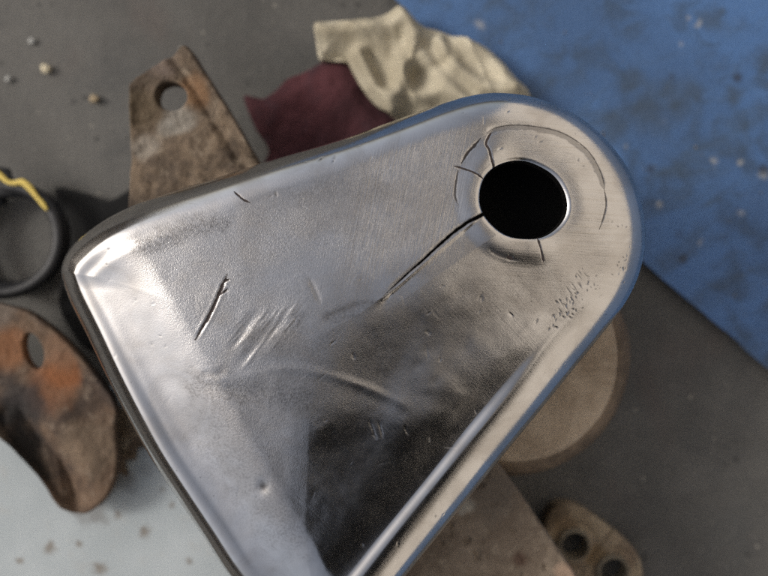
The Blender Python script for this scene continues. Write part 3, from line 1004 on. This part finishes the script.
bz = 0.0456
block_mat = mat_rust('brown_block_steel', (0.20, 0.16, 0.12), (0.125, 0.096, 0.07), (0.27, 0.225, 0.17), accents=(
    (pt(468, 506, bz), 0.0035, (0.36, 0.34, 0.29), 0.8), (pt(462, 512, bz), 0.002, (0.33, 0.31, 0.27), 0.7), (pt(520, 560, bz), 0.003, (0.06, 0.03, 0.02), 0.7), (pt(490, 490, bz), 0.012, (0.10, 0.085, 0.07), 0.6), (pt(566, 574, bz), 0.004, (0.30, 0.21, 0.15), 0.8)), amount=0.7, origin=P(480, 560, 0.0))
block = empty('rusty_block', P(480, 560, 0.0))
tag(block, 'flat dusty brown steel block with a straight edge beside the link plate', 'steel block')
plate('block_top', [(470, 440), (499, 463), (520, 492), (546, 530), (576, 574), (600, 612), (560, 680), (330, 680), (330, 560)], (460, 570), None, bz, 0.0040, block_mat,
      lambda U, V, d: 1.0 * fbm(U / 24, V / 24, 120, 4) - 1.5 * np.clip(fbm(U / 9, V / 9, 126, 2) - 0.35, 0, 1) * 6, n=300, nt=60, edge=4, parent=block, smooth_outline=False)
plate('block_body', [(395, 540), (517, 522), (544, 546), (590, 612), (555, 672), (335, 672), (335, 566)], (460, 590), None, bz - 0.0048, bz - 0.0052, brown_dark, None, n=120, nt=8, edge=2, parent=block, smooth_outline=False)

lz = 0.007
link_mat = mat_rust('link_plate_steel', (0.32, 0.255, 0.17), (0.17, 0.125, 0.085), (0.40, 0.33, 0.24), accents=(
    (pt(553, 512, lz), 0.007, (0.075, 0.052, 0.03), 0.8), (pt(596, 556, lz), 0.006, (0.17, 0.11, 0.05), 0.7), (pt(566, 530, lz), 0.006, (0.16, 0.10, 0.05), 0.6)), amount=0.6, origin=P(592, 556, 0.0))
link = empty('link_plate', P(592, 556, 0.0))
tag(link, 'small rusty link plate with two bushed holes at the bottom right', 'link plate')


def build_link():
    """two halves, each laid radially round its own hole and meeting on a common line, welded into one plate"""
    outline = spline([(548, 516), (556, 506), (570, 504), (586, 510), (604, 523), (624, 538), (637, 553), (643, 572), (641, 592), (630, 606), (612, 610), (594, 602), (576, 588), (560, 574), (548, 554), (544, 534)], 200)
    h1, h2 = np.array([574, 545.0]), np.array([613, 571.0])
    ax = (h2 - h1) / np.linalg.norm(h2 - h1)
    mid = (h1 + h2) / 2
    vs, qs, off = [], [], 0
    for sgn, hc, r in ((1, h1, 16.8), (-1, h2, 16.8)):
        s = ((outline - mid) @ ax) * sgn
        keep = s < 0
        # rotate so the kept run is continuous
        k0 = next(i for i in range(200) if keep[i] and not keep[i - 1])
        idx = [(k0 + j) % 200 for j in range(200) if keep[(k0 + j) % 200]]
        run = outline[idx]
        cut = np.linspace(run[-1], run[0], 24)[1:-1]
        loop = np.vstack([run, cut])
        fun = lambda U, V, d, hc=hc: (4.0 * np.exp(-((np.hypot(U - hc[0], V - hc[1]) - 21) / 4.0) ** 2) * -1
                                      + 1.6 * fbm(U / 14, V / 14, 140, 3))
        inner = ring_loop(hc, (r, r * 1.02, 0), loop)
        t = np.linspace(0, 1, 24)[:, None, None]
        G = inner[None] * (1 - t) + loop[None] * t
        U, V = G[..., 0], G[..., 1]
        d, _ = poly_dist(U, V, outline, True)
        h = fun(U, V, d) - 2.0 * np.clip(1 - d / 2.5, 0, 1) ** 2
        Z = lz + h * K
        rowsU = np.vstack([U[:1], U, U[-1:]])
        rowsV = np.vstack([V[:1], V, V[-1:]])
        rowsZ = np.vstack([Z[:1] - 0.0062, Z, Z[-1:] - 0.0062])
        s_ = (CAM_Z - lz) / D
        v = np.stack([(rowsU - 384) * K * s_, (288 - rowsV) * K * s_, rowsZ], -1).reshape(-1, 3)
        vs.append(v)
        qs.append(grid_quads(len(rowsU), len(loop), off))
        off += len(v)
    v = np.vstack(vs) - np.array(link.location)
    me = np_mesh('link_body', v, np.vstack(qs))
    bm = bmesh.new()
    bm.from_mesh(me)
    bmesh.ops.remove_doubles(bm, verts=bm.verts[:], dist=1e-6)
    bm.to_mesh(me)
    bm.free()
    return me


link_mesh('link_body', build_link(), link_mat, link)
bush_mat = mat_rust('bushing_steel', (0.30, 0.26, 0.19), (0.16, 0.13, 0.09), (0.40, 0.36, 0.29), amount=0.5)
for (px, py) in ((574, 545), (613, 571)):
    c = P(px, py, lz)
    s = (CAM_Z - lz) / D * K
    rows = []
    a = np.linspace(0, 2 * math.pi, 48, endpoint=False)
    for r, z in ((13.4, 0.0005), (13.4, lz + 0.0008), (13.9, lz + 0.0013), (15.6, lz + 0.0013), (16.6, lz + 0.0006), (17.0, 0.0005)):
        rows.append(np.c_[c.x + r * s * np.cos(a), c.y + r * s * np.sin(a), np.full(48, z)])
    v = np.array(rows).reshape(-1, 3) - np.array(link.location)
    link_mesh('bushing', np_mesh('bushing', v, grid_quads(6, 48)[:, ::-1]), bush_mat, link)


# ------------------------------------------------------------------ pebbles and grit on the floor
def stone(name, px, py, r, c, label, seed, flat=0.7, zb=0.0):
    r = r * 0.85
    bm = bmesh.new()
    bmesh.ops.create_icosphere(bm, subdivisions=3, radius=1.0)
    rng = random.Random(seed)
    o3 = Vector((rng.random() * 9, rng.random() * 9, rng.random() * 9))
    from mathutils import noise
    for v in bm.verts:
        k = 1 + 0.28 * noise.noise(v.co * 1.3 + o3) + 0.1 * noise.noise(v.co * 3.5 + o3)
        v.co = Vector((v.co.x * k * r, v.co.y * k * r * 0.9, v.co.z * k * r * flat))
    lo = min(v.co.z for v in bm.verts)
    for v in bm.verts:
        v.co.z -= lo
    for f in bm.faces:
        f.smooth = True
    me = bpy.data.meshes.new(name)
    bm.to_mesh(me)
    bm.free()
    o = link_mesh(name, me, mat_plain(name + '_stone', c, 0.85, 0.25, 900))
    o.location = P(px, py, zb)
    tag(o, label, 'pebble', 'loose pebbles on the concrete')
    return o


stone('pebble', 47.5, 70, 0.0021, (0.50, 0.44, 0.31), 'largest cream pebble on the concrete near the upper left corner', 1)
stone('pebble', 33, 42, 0.0014, (0.36, 0.36, 0.34), 'small pale grey pebble above the cream pebble', 2)
stone('pebble', 9.5, 80, 0.0014, (0.33, 0.33, 0.31), 'small grey pebble nearest the left edge of the concrete', 3)
stone('pebble', 96, 100, 0.0020, (0.27, 0.21, 0.13), 'dull tan pebble on the concrete beside the rusty lug', 4)

verts, quads = [], []
rng = random.Random(9)
for i in range(380):
    x, y = rng.uniform(-0.16, 0.16), rng.uniform(-0.125, 0.125)
    r = 0.00015 + 0.0004 * rng.random() ** 4
    k = len(verts)
    for sx, sy in ((-1, -1), (1, -1), (1, 1), (-1, 1)):
        verts.append((x + sx * r * rng.uniform(0.6, 1.2), y + sy * r * rng.uniform(0.6, 1.2), 0.0042))
    for sx, sy in ((-1, -1), (1, -1), (1, 1), (-1, 1)):
        verts.append((x + sx * r * rng.uniform(0.3, 0.7), y + sy * r * rng.uniform(0.3, 0.7), 0.0042 + r * rng.uniform(0.6, 1.3)))
    quads += [(k + 4, k + 5, k + 6, k + 7)] + [(k + j, k + (j + 1) % 4, k + 4 + (j + 1) % 4, k + 4 + j) for j in range(4)]
grit = link_mesh('grit', np_mesh('grit', np.array(verts), quads, smooth=False), mat_plain('grit_stone', (0.16, 0.15, 0.13), 0.9, 0.7, 200))
grit['kind'] = 'stuff'
grit['label'] = 'fine grit scattered over the concrete and the blue paint'
grit['category'] = 'grit'
